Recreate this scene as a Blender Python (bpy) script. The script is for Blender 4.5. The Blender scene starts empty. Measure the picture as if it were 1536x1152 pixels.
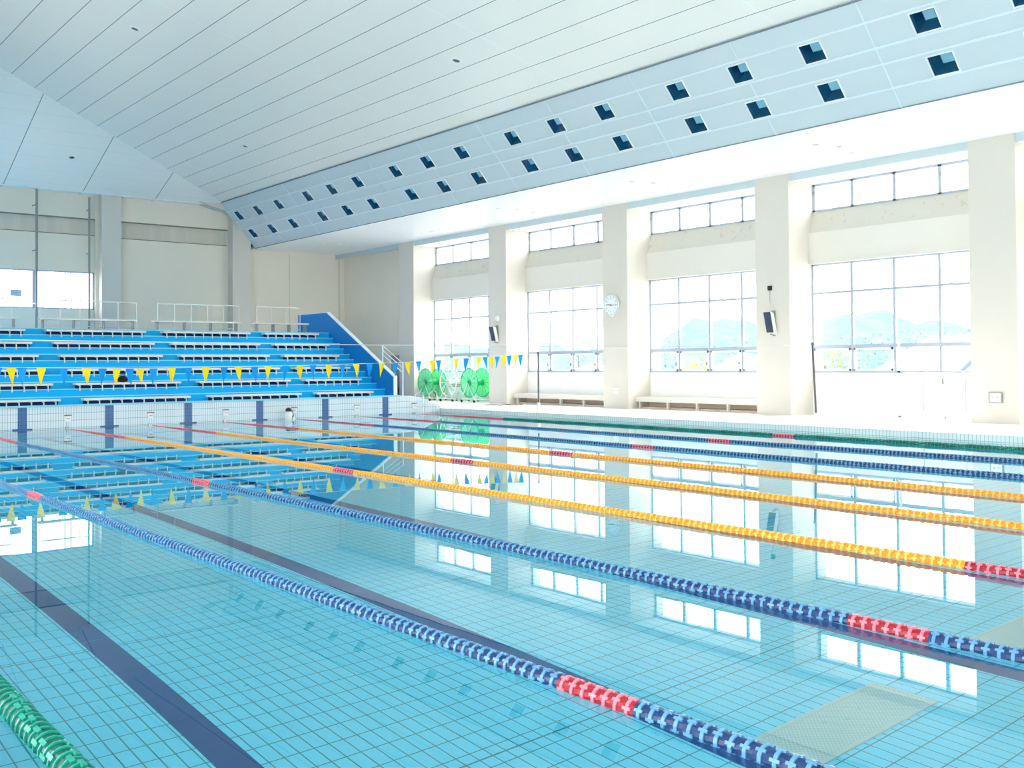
import bpy, bmesh, math, random
from mathutils import Vector, Matrix
random.seed(7)
SC = bpy.context.scene
COL = SC.collection
PI = math.pi

# ------------------------------------------------------------------ measured layout (metres)
YE = 28.61            # far end wall of the pool
XR = 19.9             # right pool edge
XL = 0.1              # left pool edge
DEPTH = 1.5
ROPE0, LANE = 1.2213, 2.1988
CX = 22.9             # front plane of the columns on the right wall
COLS = [(35.87, 34.78), (29.77, 28.74), (23.74, 22.63), (17.675, 16.565), (11.63, 10.555), (5.57, 4.48), (-0.49, -1.58), (-6.55, -7.64), (-12.61, -13.7), (-18.67, -19.76), (-24.73, -25.82)]
LOWC = 6.68           # low ceiling over the right deck

# ------------------------------------------------------------------ mesh helpers
class MB:
    def __init__(s):
        s.v = []; s.f = []; s.smooth = []
    def quad(s, *pts, smooth=False):
        i = len(s.v); s.v += [tuple(p) for p in pts]; s.f.append(tuple(range(i, i+len(pts)))); s.smooth.append(smooth)
    def add(s, vs, fs, smooth=False):
        i = len(s.v); s.v += [tuple(p) for p in vs]
        for f in fs:
            s.f.append(tuple(k+i for k in f)); s.smooth.append(smooth)
    def box(s, x0, x1, y0, y1, z0, z1):
        vs = [(x0,y0,z0),(x1,y0,z0),(x1,y1,z0),(x0,y1,z0),(x0,y0,z1),(x1,y0,z1),(x1,y1,z1),(x0,y1,z1)]
        s.add(vs, [(0,3,2,1),(4,5,6,7),(0,1,5,4),(1,2,6,5),(2,3,7,6),(3,0,4,7)])
        return s
    def prism(s, prof, a0, a1, axis='y'):
        """closed profile swept along an axis; prof is (x,z) for y, (y,z) for x, (x,y) for z"""
        n = len(prof)
        def P(p, a):
            return {'y': (p[0], a, p[1]), 'x': (a, p[0], p[1]), 'z': (p[0], p[1], a)}[axis]
        vs = [P(p, a0) for p in prof] + [P(p, a1) for p in prof]
        fs = [(i, (i+1) % n, n+(i+1) % n, n+i) for i in range(n)] + [tuple(range(n-1, -1, -1)), tuple(range(n, 2*n))]
        s.add(vs, fs); return s
    def tube(s, pts, r, n=8, cap=True, closed=False):
        pts = [Vector(p) for p in pts]; rings = []; m = len(pts)
        up = Vector((0, 0, 1))
        for i, p in enumerate(pts):
            a = pts[i-1] if (i or closed) else p; b = pts[(i+1) % m] if (i < m-1 or closed) else p
            t = (b-a).normalized()
            u = t.cross(up)
            if u.length < 1e-3: u = t.cross(Vector((1, 0, 0)))
            u.normalize(); w = u.cross(t)
            rr = r[i] if isinstance(r, (list, tuple)) else r
            rings.append([p+u*math.cos(2*PI*k/n)*rr+w*math.sin(2*PI*k/n)*rr for k in range(n)])
        vs = [q for R in rings for q in R]; fs = []
        for i in range(m if closed else m-1):
            j = (i+1) % m
            fs += [(i*n+k, i*n+(k+1) % n, j*n+(k+1) % n, j*n+k) for k in range(n)]
        s.add(vs, fs, True)
        if cap and not closed:
            s.add(rings[0], [tuple(range(n-1, -1, -1))]); s.add(rings[-1], [tuple(range(n))])
        return s
    def lathe(s, prof, c, axis='y', n=16, closed=False):
        """profile (r, a): radius and position along the axis"""
        vs = []
        for r, a in prof:
            for k in range(n):
                ca, sa = r*math.cos(2*PI*k/n), r*math.sin(2*PI*k/n)
                vs.append({'y': (c[0]+ca, c[1]+a, c[2]+sa), 'x': (c[0]+a, c[1]+ca, c[2]+sa), 'z': (c[0]+ca, c[1]+sa, c[2]+a)}[axis])
        m = len(prof)
        fs = [(i*n+k, i*n+(k+1) % n, ((i+1) % m)*n+(k+1) % n, ((i+1) % m)*n+k) for i in range(m if closed else m-1) for k in range(n)]
        if not closed:
            fs += [tuple(range(n-1, -1, -1)), tuple(range((m-1)*n, m*n))]
        s.add(vs, fs, False); return s
    def mesh(s, name, fix=True):
        me = bpy.data.meshes.new(name); me.from_pydata(s.v, [], s.f)
        me.polygons.foreach_set('use_smooth', s.smooth)
        if fix:
            b = bmesh.new(); b.from_mesh(me); bmesh.ops.recalc_face_normals(b, faces=b.faces); b.to_mesh(me); b.free()
        me.update(); return me
    def build(s, name, m, parent=None, loc=(0, 0, 0), fix=True):
        return link(name, s.mesh(name, fix), m, parent, loc)

def link(name, me, m=None, parent=None, loc=(0, 0, 0)):
    o = bpy.data.objects.new(name, me); COL.objects.link(o); o.location = loc
    if m is not None and me is not None and not me.materials: me.materials.append(m)
    if parent: o.parent = parent
    return o
def tag(o, label=None, cat=None, group=None, kind=None):
    if label: o['label'] = label
    if cat: o['category'] = cat
    if group: o['group'] = group
    if kind: o['kind'] = kind
    return o
def empty(name, loc, label, cat, group=None, kind=None):
    o = bpy.data.objects.new(name, None); COL.objects.link(o); o.location = loc; o.empty_display_size = .2
    return tag(o, label, cat, group, kind)
def copy_tree(o, loc, label, parent=None):
    c = o.copy(); COL.objects.link(c); c.location = loc; c['label'] = label
    for ch in list(o.children):
        d = ch.copy(); COL.objects.link(d); d.parent = c
        for g in list(ch.children):
            e = g.copy(); COL.objects.link(e); e.parent = d
    return c

# ------------------------------------------------------------------ materials
def srgb(r, g, b):
    f = lambda c: c/12.92 if c <= .04045 else ((c+.055)/1.055)**2.4
    return (f(r/255), f(g/255), f(b/255), 1)
class NT:
    def __init__(s, m): s.t = m.node_tree; s.n = s.t.nodes; s.l = s.t.links
    def new(s, k, **kw):
        x = s.n.new(k)
        for a, b in kw.items(): setattr(x, a, b)
        return x
    def set(s, sock, v):
        if isinstance(v, bpy.types.NodeSocket): s.l.new(v, sock)
        else: sock.default_value = v
    def math(s, op, a, b=None, c=None):
        x = s.new('ShaderNodeMath', operation=op)
        for i, v in enumerate((a, b, c)):
            if v is not None: s.set(x.inputs[i], v)
        return x.outputs[0]
    def mix(s, f, a, b):
        x = s.new('ShaderNodeMix', data_type='RGBA')
        s.set(x.inputs[0], f); s.set(x.inputs[6], a); s.set(x.inputs[7], b); return x.outputs[2]
    def pos(s):
        g = s.new('ShaderNodeNewGeometry'); x = s.new('ShaderNodeSeparateXYZ'); s.l.new(g.outputs['Position'], x.inputs[0]); return g.outputs['Position'], x.outputs
    def noise(s, vec, scale, detail=3):
        x = s.new('ShaderNodeTexNoise'); x.inputs['Scale'].default_value = scale; x.inputs['Detail'].default_value = detail
        if vec is not None: s.l.new(vec, x.inputs['Vector'])
        return x.outputs[0]
    def line(s, co, period, off, width):
        """1 inside a line of the given width repeated with the period along co"""
        f = s.math('FRACT', s.math('DIVIDE', s.math('SUBTRACT', co, off-width/2), period))
        return s.math('LESS_THAN', f, width/period)
    def band(s, co, a, b):
        return s.math('MULTIPLY', s.math('GREATER_THAN', co, a), s.math('LESS_THAN', co, b))
def base_mat(name, rough=.5, metal=0, spec=.5):
    m = bpy.data.materials.new(name); m.use_nodes = True
    b = m.node_tree.nodes['Principled BSDF']
    b.inputs['Roughness'].default_value = rough; b.inputs['Metallic'].default_value = metal; b.inputs['Specular IOR Level'].default_value = spec
    return m, b, NT(m)
def plain(name, col, rough=.5, metal=0, spec=.5, vary=.06, scale=3.0):
    m, b, t = base_mat(name, rough, metal, spec)
    p, _ = t.pos()
    n = t.noise(p, scale)
    dark = tuple(c*(1-vary) for c in col[:3])+(1,)
    t.set(b.inputs['Base Color'], t.mix(n, dark, col))
    return m

M = {}
M['wall'] = plain('painted_concrete', srgb(240, 232, 216), .8, spec=.2, vary=.08, scale=.6)
M['column'] = plain('column_paint', srgb(217, 212, 203), .8, spec=.2, vary=.05, scale=.6)
M['cream'] = plain('cream_plaster', srgb(223, 220, 212), .8, spec=.2, vary=.05, scale=.8)
M['white'] = plain('white_paint', srgb(245, 246, 246), .5, vary=.03)
M['deck'] = plain('deck_tile', srgb(243, 241, 238), .5, vary=.04, scale=1.5)
M['alu'] = plain('window_aluminium', srgb(176, 188, 206), .4, .2)
M['steel'] = plain('steel', srgb(190, 192, 195), .25, .9)
M['rail'] = plain('painted_rail', srgb(226, 230, 226), .4)
M['greypipe'] = plain('grey_pipe', srgb(150, 153, 152), .5)
M['darkpole'] = plain('dark_pole', srgb(92, 92, 96), .4)
M['seat'] = plain('bench_plank', srgb(236, 232, 222), .5)
M['gapshade'] = plain('navy_bench_shade', srgb(10, 52, 104), .7, spec=.2)  # stands for the dark shade under the bench seats
M['bluep'] = plain('blue_step_paint', srgb(0, 182, 243), .6, spec=.25, vary=.08, scale=1.2)
M['blueshade'] = plain('shaded_blue_side_wall', srgb(10, 128, 205), .6, spec=.3, vary=.06, scale=1.0)  # side wall's shade put into a darker blue than the steps
M['nosing'] = plain('step_nosing_paint', srgb(150, 218, 240), .6, spec=.3)
M['black'] = plain('black_plastic', srgb(30, 32, 36), .5)
M['navy'] = plain('navy_speaker', srgb(48, 62, 84), .5)
M['yellow'] = plain('yellow_pennant', srgb(250, 220, 30), .7, spec=.2, vary=.05)
M['blueflag'] = plain('blue_pennant', srgb(18, 152, 230), .7, spec=.2, vary=.05)
M['cord'] = plain('white_cord', srgb(225, 228, 232), .7)
for k, c, d in (('blue', (2, 48, 104), (92, 150, 196)), ('red', (156, 10, 36), (234, 126, 146)), ('yellow', (226, 146, 18), (250, 192, 88)), ('green', (0, 86, 78), (16, 150, 132))):
    M['f_'+k] = plain(k+'_float_plastic', srgb(*c), .38, vary=.1, scale=30)
    M['r_'+k] = plain(k+'_float_rib_highlight', srgb(*d), .35, vary=.06, scale=30)  # one plastic: ribs lightened as wet highlights, cores darkened as shaded cells
M['reelgreen'] = plain('green_reel_plastic', srgb(44, 180, 108), .4, vary=.2, scale=2.5)
m, b, t = base_mat('clear_green_web', .35); b.inputs['Base Color'].default_value = srgb(140, 246, 190)
tr = t.new('ShaderNodeBsdfTransparent'); tr.inputs[0].default_value = (.75, 1, .85, 1); mx = t.new('ShaderNodeMixShader'); mx.inputs[0].default_value = .4
t.l.new(b.outputs[0], mx.inputs[1]); t.l.new(tr.outputs[0], mx.inputs[2]); t.l.new(mx.outputs[0], t.n['Material Output'].inputs[0])
M['reelweb'] = m
M['reelframe'] = plain('reel_frame', srgb(222, 236, 226), .4)
M['bench_warm'] = plain('warm_bench_board', srgb(214, 200, 182), .6)
M['rubber'] = plain('hose_rubber', srgb(150, 112, 88), .6)
M['bag'] = plain('black_cloth', srgb(26, 24, 30), .9)
M['paper'] = plain('notice_paper', srgb(206, 222, 232), .8)

# weathered concrete band
m, b, t = base_mat('weathered_concrete', .85, spec=.2); p, xyz = t.pos()
mp = t.new('ShaderNodeMapping'); mp.inputs['Scale'].default_value = (1.4, 1.4, .12); t.l.new(p, mp.inputs[0])
t.set(b.inputs['Base Color'], t.mix(t.math('POWER', t.noise(mp.outputs[0], 2.2, 5), 1.3), srgb(204, 198, 184), srgb(232, 225, 210)))
M['weather'] = m
M['joint'] = plain('shadow_line_joint', srgb(146, 142, 132), .9)  # joint strips coloured dark as the shadow lines of the concrete band
# chamfered sills with scattered stains
m, b, t = base_mat('stained_plaster', .85, spec=.2); p, xyz = t.pos()
n = t.noise(p, 5.5, 8)
t.set(b.inputs['Base Color'], t.mix(t.math('MULTIPLY', t.math('GREATER_THAN', n, .64), .22), srgb(206, 204, 195), srgb(150, 146, 136)))
M['sillp'] = m
# main ceiling boards
def ceil_mat(name, col, linecol, axis, period, off, w, axis2=None, p2=1, o2=0, w2=.01, col2=None):
    m, b, t = base_mat(name, .35, spec=.35); p, xyz = t.pos()
    n = t.noise(p, .5, 2)
    c = t.mix(n, tuple(v*.96 for v in col[:3])+(1,), col)
    if axis2 is not None: c = t.mix(t.line(xyz[axis2], p2, o2, w2), c, col2)
    c = t.mix(t.line(xyz[axis], period, off, w), c, linecol)
    t.set(b.inputs['Base Color'], c); return m
M['ceil_main'] = ceil_mat('ceiling_boards', srgb(249, 244, 236), srgb(140, 146, 150), 0, .804, 16.61, .022, 1, 6.08, 12.66, .03, srgb(250, 252, 252))
M['ceil_hip'] = ceil_mat('ceiling_end_boards', srgb(249, 245, 238), srgb(146, 152, 156), 0, 2.8, 11.7, .03, 1, .82, 39.6, .02, srgb(226, 234, 240))
M['ceil_low'] = ceil_mat('low_ceiling_boards', srgb(248, 249, 249), srgb(232, 236, 238), 0, .42, 18.8, .012)
M['band'] = plain('pale_blue_panel', srgb(212, 222, 226), .4, spec=.35, vary=.03)
M['bandtrim'] = plain('pale_panel_trim', srgb(228, 240, 246), .4)
M['fascia'] = plain('pale_blue_fascia', srgb(196, 212, 216), .45)
M['shadowgap'] = plain('dark_joint', srgb(120, 138, 150), .6)
M['recess'] = plain('dark_lamp_housing', srgb(20, 108, 158), .35)
M['lampface'] = plain('lamp_glass_face', srgb(222, 240, 246), .25)
M['downdark'] = plain('downlight_reflector', srgb(70, 84, 84), .3, .5)
# dark glossy pane in front of the floodlights
m = bpy.data.materials.new('floodlight_glass'); m.use_nodes = True; t = NT(m); t.n.clear()
o = t.new('ShaderNodeOutputMaterial'); mx = t.new('ShaderNodeMixShader'); mx.inputs[0].default_value = .1
tr = t.new('ShaderNodeBsdfTransparent'); tr.inputs[0].default_value = (.62, .82, .9, 1)
gl = t.new('ShaderNodeBsdfGlossy'); gl.inputs['Roughness'].default_value = .02
t.l.new(tr.outputs[0], mx.inputs[1]); t.l.new(gl.outputs[0], mx.inputs[2]); t.l.new(mx.outputs[0], o.inputs[0])
M['floodglass'] = m
# window glass
m = bpy.data.materials.new('window_glass'); m.use_nodes = True; t = NT(m); t.n.clear()
o = t.new('ShaderNodeOutputMaterial'); mx = t.new('ShaderNodeMixShader'); mx.inputs[0].default_value = .05
tr = t.new('ShaderNodeBsdfTransparent'); tr.inputs[0].default_value = (.97, .985, .99, 1)
gl = t.new('ShaderNodeBsdfGlossy'); gl.inputs['Roughness'].default_value = .01
t.l.new(tr.outputs[0], mx.inputs[1]); t.l.new(gl.outputs[0], mx.inputs[2]); t.l.new(mx.outputs[0], o.inputs[0])
M['glass'] = m
# water
m = bpy.data.materials.new('pool_water'); m.use_nodes = True; t = NT(m); t.n.clear()
o = t.new('ShaderNodeOutputMaterial'); g = t.new('ShaderNodeBsdfGlass'); g.inputs['IOR'].default_value = 1.333; g.inputs['Roughness'].default_value = 0
g.inputs['Color'].default_value = (.93, .985, 1, 1)
p, xyz = t.pos(); bp = t.new('ShaderNodeBump'); bp.inputs['Strength'].default_value = .004; bp.inputs['Distance'].default_value = .1
t.l.new(t.noise(p, 1.1, 2), bp.inputs['Height']); t.l.new(bp.outputs[0], g.inputs['Normal'])
t.l.new(g.outputs[0], o.inputs[0]); M['water'] = m
# pool floor tiles with dark lane lines
m, b, t = base_mat('pool_floor_tiles', .3, spec=.3); p, xyz = t.pos()
tile = t.mix(t.noise(p, 1.5, 3), srgb(100, 222, 253), srgb(118, 228, 254))
gx = t.line(xyz[0], .0915, 0, .008); gy = t.line(xyz[1], .199, 5.999, .009); ex = t.line(xyz[1], 3.04, 7.55, .014)
g = t.math('MAXIMUM', t.math('MAXIMUM', gx, gy), ex)
lane = t.line(xyz[0], LANE, ROPE0+LANE/2, .205)
lane = t.math('MULTIPLY', lane, t.math('MULTIPLY', t.band(xyz[0], XL+1.2, XR-1.2), t.math('LESS_THAN', xyz[1], YE-2)))
bar = t.math('MULTIPLY', t.line(xyz[0], LANE, ROPE0+LANE/2, .9), t.band(xyz[1], YE-2.2, YE-2))
dk = t.math('MAXIMUM', lane, bar)
c = t.mix(t.math('MULTIPLY', g, .75), tile, srgb(14, 72, 98))
seam = t.math('MAXIMUM', t.line(xyz[1], .995, 5.999, .012), ex)
dark = t.mix(t.math('MULTIPLY', seam, .5), srgb(16, 74, 142), srgb(10, 34, 84))
t.set(b.inputs['Base Color'], t.mix(dk, c, dark)); M['poolfloor'] = m
# wall tiles (upright oblong tiles): axis 0 for the end wall, 1 for the long walls
def walltile(name, ax, sx, sz, w, col, gcol, k):
    m, b, t = base_mat(name, .2, spec=.5); p, xyz = t.pos()
    g = t.math('MAXIMUM', t.line(xyz[ax], sx, 0, w), t.line(xyz[2], sz, .02, w*1.1))
    tc = t.mix(t.noise(p, 3, 2), tuple(v*.95 for v in col[:3])+(1,), col)
    t.set(b.inputs['Base Color'], t.mix(t.math('MULTIPLY', g, k), tc, gcol)); return m
M['endtile'] = walltile('end_wall_tiles', 0, .065, .195, .009, srgb(226, 238, 246), srgb(104, 140, 152), .8)
M['sidetile'] = walltile('side_wall_tiles', 1, .0815, .17, .010, srgb(228, 242, 242), srgb(130, 168, 174), .8)
M['cross'] = walltile('dark_blue_target_tiles', 0, .1, .1, .006, srgb(70, 112, 164), srgb(40, 72, 124), .8)
# drain grate
m, b, t = base_mat('drain_grate', .5); p, xyz = t.pos()
u = t.math('ADD', xyz[0], xyz[1]); v = t.math('SUBTRACT', xyz[0], xyz[1])
g = t.math('MAXIMUM', t.line(u, .03, 0, .011), t.line(v, .03, 0, .011))
t.set(b.inputs['Base Color'], t.mix(g, srgb(196, 224, 222), srgb(164, 202, 200))); M['grate'] = m
M['grate_rim'] = plain('grate_rim', srgb(186, 216, 214), .5)
# outdoors
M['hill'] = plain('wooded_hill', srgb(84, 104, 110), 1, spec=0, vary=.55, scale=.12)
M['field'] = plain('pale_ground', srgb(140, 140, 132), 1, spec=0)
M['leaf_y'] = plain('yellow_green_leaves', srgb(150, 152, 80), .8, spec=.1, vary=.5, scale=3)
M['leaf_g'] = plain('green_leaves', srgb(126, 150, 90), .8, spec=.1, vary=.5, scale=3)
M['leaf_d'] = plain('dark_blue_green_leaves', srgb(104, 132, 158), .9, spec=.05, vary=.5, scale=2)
M['bark'] = plain('bark', srgb(96, 84, 70), .9)
M['housewall'] = plain('white_house_wall', srgb(200, 200, 202), .8)
M['roofw'] = plain('pale_roof_sheet', srgb(160, 168, 180), .5)
M['roofd'] = plain('grey_blue_roof', srgb(110, 132, 156), .6)

# ------------------------------------------------------------------ pool
PY0 = -21.4
pf = MB().box(XL, XR, PY0, YE, -DEPTH-.3, -DEPTH).build('pool_floor', M['poolfloor'])
tag(pf, 'pale blue tiled pool bottom with dark lane lines under the water', 'pool floor', kind='structure')
w = MB(); w.quad((XL, PY0, 0), (XR, PY0, 0), (XR, YE, 0), (XL, YE, 0))
wo = w.build('pool_water', M['water'], fix=False); tag(wo, 'still clear pool water reflecting the windows and ceiling', 'water', kind='structure')
ew = MB().box(-3, 18.7, YE, YE+.3, -DEPTH-.3, .60)
ew.prism([(18.7, -1.8), (18.7, .60), (19.2, .52), (XR, .22), (XR, -1.8)], YE, YE+.3)
ew = ew.build('pool_wall_end', M['endtile']); tag(ew, 'pale tiled end wall of the pool below the blue stand', 'pool wall', kind='structure')
cop = MB().box(-3, 18.25, YE-.035, YE+.05, .585, .635).build('coping', M['nosing'], ew)
for i in range(8):
    X = ROPE0+LANE*(i+.5)
    q = MB().box(X-.112, X+.112, YE-.006, YE+.01, -1.2, .585).box(X-.24, X+.24, YE-.02, YE+.01, -.02, .035)
    q.build('target_cross', M['cross'], ew)
rw = MB().box(XR, XR+.25, PY0, YE, -DEPTH-.3, .15).build('pool_wall_right', M['sidetile']); tag(rw, 'long tiled pool wall beside the white deck', 'pool wall', kind='structure')
MB().box(XR-.012, XR+.2, PY0, YE, .15, .162).build('coping', M['deck'], rw)
lw = MB().box(XL-.25, XL, PY0, YE, -DEPTH-.3, .15).build('pool_wall_left', M['sidetile']); tag(lw, 'long tiled pool wall on the near side', 'pool wall', kind='structure')
nw = MB().box(XL-.25, XR+.25, PY0-.3, PY0, -DEPTH-.3, .2).build('pool_wall_near', M['endtile']); tag(nw, 'tiled pool wall at the near end', 'pool wall', kind='structure')
# decks
fl = MB(); fl.prism([(XR+.2, -.3), (XR+.2, .158), (CX, .2), (24.4, .2), (24.4, -.3)], -27, YE+.3)
fl.prism([(XR, -.3), (XR, .2), (24.4, .2), (24.4, -.3)], YE+.3, 41.6)
fl.prism([(18.16, -.3), (18.16, .6), (18.7, .6), (19.2, .52), (XR, .2), (XR, -.3)], YE+.3, 41.6)
fl = fl.build('floor', M['deck']); tag(fl, 'bright white deck running along the window wall', 'floor', kind='structure')
f2 = MB().box(-5.5, XL-.24, -27, YE, -.3, .2).box(XL-.25, XR+.2, -27, PY0-.3, -.3, .2).build('floor_left', M['deck']); tag(f2, 'white deck on the near side of the pool', 'floor', kind='structure')
# drain grate on the pool bottom
gr = MB().box(4.74, 5.9, 3.28, 3.66, -DEPTH, -DEPTH+.015)
gr = gr.build('pool_drain_grate', M['grate']); tag(gr, 'grey mesh drain grate on the pool bottom by the nearest red marker', 'drain grate')
fr = MB().box(4.71, 5.93, 3.25, 3.28, -DEPTH, -DEPTH+.02).box(4.71, 5.93, 3.66, 3.69, -DEPTH, -DEPTH+.02).box(4.71, 4.74, 3.28, 3.66, -DEPTH, -DEPTH+.02).box(5.9, 5.93, 3.28, 3.66, -DEPTH, -DEPTH+.02).build('rim', M['grate_rim'], gr)
gr2 = gr.copy(); COL.objects.link(gr2); gr2.location.x += 2.36; gr2['label'] = 'grey mesh drain grate on the pool bottom beyond the second blue rope'
rm2 = fr.copy(); COL.objects.link(rm2); rm2.parent = gr2
gr['group'] = gr2['group'] = 'drain grates on the pool bottom'

# ------------------------------------------------------------------ lane ropes
PITCH = .0745
def float_mesh(name, m, m2, n=14):
    b = MB(); h = PITCH/2; G = name.startswith('green')
    rw_, k_ = (.0065, 1.22) if G else (.010, 1.0); bw = .010 if G else .007
    b.lathe([(.045*k_, -h), (.045*k_, h)], (0, 0, 0), 'y', n)
    core = len(b.f)
    b.lathe([(.044*k_, -rw_), (.051*k_, -rw_), (.053*k_, -rw_*.8), (.053*k_, rw_*.8), (.051*k_, rw_), (.044*k_, rw_)], (0, 0, 0), 'y', n)
    for k in range(3 if G else 5):
        a = 2*PI*(k+.25)/(3 if G else 5); c, s = math.cos(a), math.sin(a)
        vs = []
        for yy in (-h*(1.0 if G else .65), h*(1.0 if G else .65)):
            for r, o in ((.043*k_, -bw), (.0525*k_, -bw), (.0525*k_, bw), (.043*k_, bw)):
                vs.append((c*r-s*o, yy, s*r+c*o))
        b.add(vs, [(0, 1, 5, 4), (1, 2, 6, 5), (2, 3, 7, 6), (0, 3, 2, 1), (4, 5, 6, 7)])
    b.core = core
    me = b.mesh(name); me.materials.append(m); me.materials.append(m2)
    me.polygons.foreach_set('material_index', [0 if i < core else 1 for i in range(len(b.f))]); return b, me
FL = {k: float_mesh(k[2:]+'_float', M[k], M['r'+k[1:]]) for k in ('f_blue', 'f_red', 'f_yellow', 'f_green')}
FLfar = {k: float_mesh(k[2:]+'_float', M[k], M['r'+k[1:]], 8)[0] for k in FL}
Z0P = [(2, .010), (9, .008), (22, -.012), (26, -.02), (28.4, -.047)]
def interp(pts, y):
    pts = sorted(pts)
    if y <= pts[0][0]: return pts[0][1]
    for (a, p), (c, q) in zip(pts, pts[1:]):
        if y <= c: return p+(q-p)*(y-a)/(c-a)
    return pts[-1][1]
# name, colour, first visible y, sideways bow of the rope along its length
ROPES = [('green', 'f_green', 3.2, [(0, -.04), (28, 0)], 'green lane rope at the near corner, closest to the camera'),
         ('blue', 'f_blue', 2.0, [(0, -.02), (15, -.05), (28, 0)], 'nearest blue lane rope with a red marker in the foreground'),
         ('blue', 'f_blue', 2.0, [(2, -.06), (8, -.07), (17, -.12), (23, -.15), (28.4, 0)], 'second blue lane rope, next to the yellow ropes'),
         ('yellow', 'f_yellow', 3.2, [(3, -.11), (12, -.08), (28.4, -.04)], 'nearest yellow lane rope, the thickest looking of the three'),
         ('yellow', 'f_yellow', 4.2, [(4, -.11), (9, -.05), (13, -.05), (20, -.12), (28.4, -.05)], 'middle yellow lane rope of the three'),
         ('yellow', 'f_yellow', 5.2, [(5, -.14), (10, -.08), (17, -.07), (28.4, -.1)], 'farthest yellow lane rope, next to the far blue ropes'),
         ('blue', 'f_blue', 6.2, [(6, -.24), (17, -.16), (28.4, -.04)], 'blue lane rope just beyond the yellow ropes'),
         ('blue', 'f_blue', 7.2, [(7, -.22), (19, -.1), (28.4, -.06)], 'farthest blue lane rope, beside the far green rope'),
         ('green', 'f_green', 8.0, [(8, -.33), (18, -.1), (28.4, .03)], 'green lane rope along the far tiled pool wall')]
for i, (cn, key, yv, bow, lab) in enumerate(ROPES):
    X0 = ROPE0+LANE*i
    root = empty('lane_rope', (X0, YE, 0), lab, 'lane rope', 'floating lane ropes across the pool')
    X = lambda y: X0+interp(bow, y)
    pts = [(X(y)-X0, y-YE, interp(Z0P, y)) for y in [yv-1.5]+[yv+k*(YE-yv)/30 for k in range(31)]]
    MB().tube(pts, .006, 6).build('cable', M['steel'], root)
    MB().box(-.05, .05, -.05, 0, -.03, .05).build('end_hook', M['steel'], root)
    ys = []; y = 28.3
    while y > yv-1.2: ys.append(y); y -= PITCH
    ys.reverse()
    def colour(y):
        if y > 23.72 or 13.38 < y < 13.93 or 3.11+.2*(i == 1) < y < 3.59+.2*(i == 1) or (i == 3 and y < 3.98): return 'f_red'
        return key
    seen = [y for y in ys if y >= yv-.25]; hidden = [y for y in ys if y < yv-.25]
    near, rest = seen[:100], seen[100:]+hidden
    for y in near:
        o = link('float', FL[colour(y)][1], None, root, (X(y)-X0, y-YE, interp(Z0P, y)))
        o.rotation_euler = (0, (y*7.3) % 1.0*PI, 0)
    byc = {}
    for y in rest:
        bm = byc.setdefault(colour(y), MB()); src = FLfar[colour(y)]; a = (y*7.3) % 1.0*PI; ca, sa = math.cos(a), math.sin(a)
        bm.add([(vx*ca+vz*sa+X(y)-X0, vy+y-YE, -vx*sa+vz*ca+interp(Z0P, y)) for vx, vy, vz in src.v], src.f)
    me = MB(); mats = []; idx = []
    for k, bm in byc.items():
        mats += [M[k], M['r'+k[1:]]]; me.add(bm.v, bm.f); src = FLfar[k]
        idx += [len(mats)-2+(i % len(src.f) >= src.core) for i in range(len(bm.f))]
    if me.f:
        d = me.mesh('distant_floats')
        for mm in mats: d.materials.append(mm)
        d.polygons.foreach_set('material_index', idx)
        tag(link('distant_floats', d, None, root), kind='stuff')

# ------------------------------------------------------------------ stand
SX0, SX1 = -5.2, 18.05
T = [(28.66, .62), (29.2, .83), (29.72, 1.03), (30.03, 1.23), (30.48, 1.42), (30.8, 1.63), (31.22, 1.83), (31.5, 2.02), (31.93, 2.22), (32.2, 2.42), (32.7, 2.62), (33.0, 2.82)]
prof = [(28.66, .3)]; pz = .3
for y, z in T: prof += ([(y, pz)] if y > 28.66 else [])+[(y, z)]; pz = z
prof += [(41.35, 2.82), (41.35, .3)]
st = MB().prism(prof, SX0, SX1, 'x').build('spectator_stand', M['bluep'])
tag(st, 'bright blue stepped spectator stand behind the far end of the pool', 'stand', kind='structure')
nb = MB()
for y, z in T[1:]: nb.box(SX0, SX1, y-.008, y+.03, z-.02, z+.006)
nb.build('step_nosing', M['nosing'], st)
# blue parapet along the open side of the stand
sw = MB().prism([(28.64, .58), (28.64, 1.24), (33.16, 3.56), (35.4, 3.56), (35.4, .58)], 18.05, 18.16, 'x').build('stand_side_wall', M['blueshade'])
tag(sw, 'sloping blue side wall closing the open end of the stand', 'side wall', kind='structure')
MB().prism([(28.60, .58), (28.60, 1.25), (33.15, 3.585), (35.42, 3.585), (35.42, 3.555), (33.165, 3.555), (28.64, 1.23), (28.64, .58)], 18.04, 18.17, 'x').build('coping', M['bandtrim'], sw)
hr = empty('handrail', (18.5, 28.7, .6), 'white sloping handrail behind the foot of the blue side wall', 'handrail')
b = MB(); L = lambda *p: (p[0]-18.5, p[1]-28.7, p[2]-.6)
for k in range(3): b.tube([L(18.5, 28.75, 1.35+k*.16), L(18.5, 30.1, 2.0+k*.16)], .018, 6)
b.build('rail', M['rail'], hr)
b = MB().tube([L(18.5, 28.78, .6), L(18.5, 28.78, 1.7)], .022, 6).tube([L(18.5, 30.05, .6), L(18.5, 30.05, 2.32)], .022, 6); b.build('post', M['rail'], hr)

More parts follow.
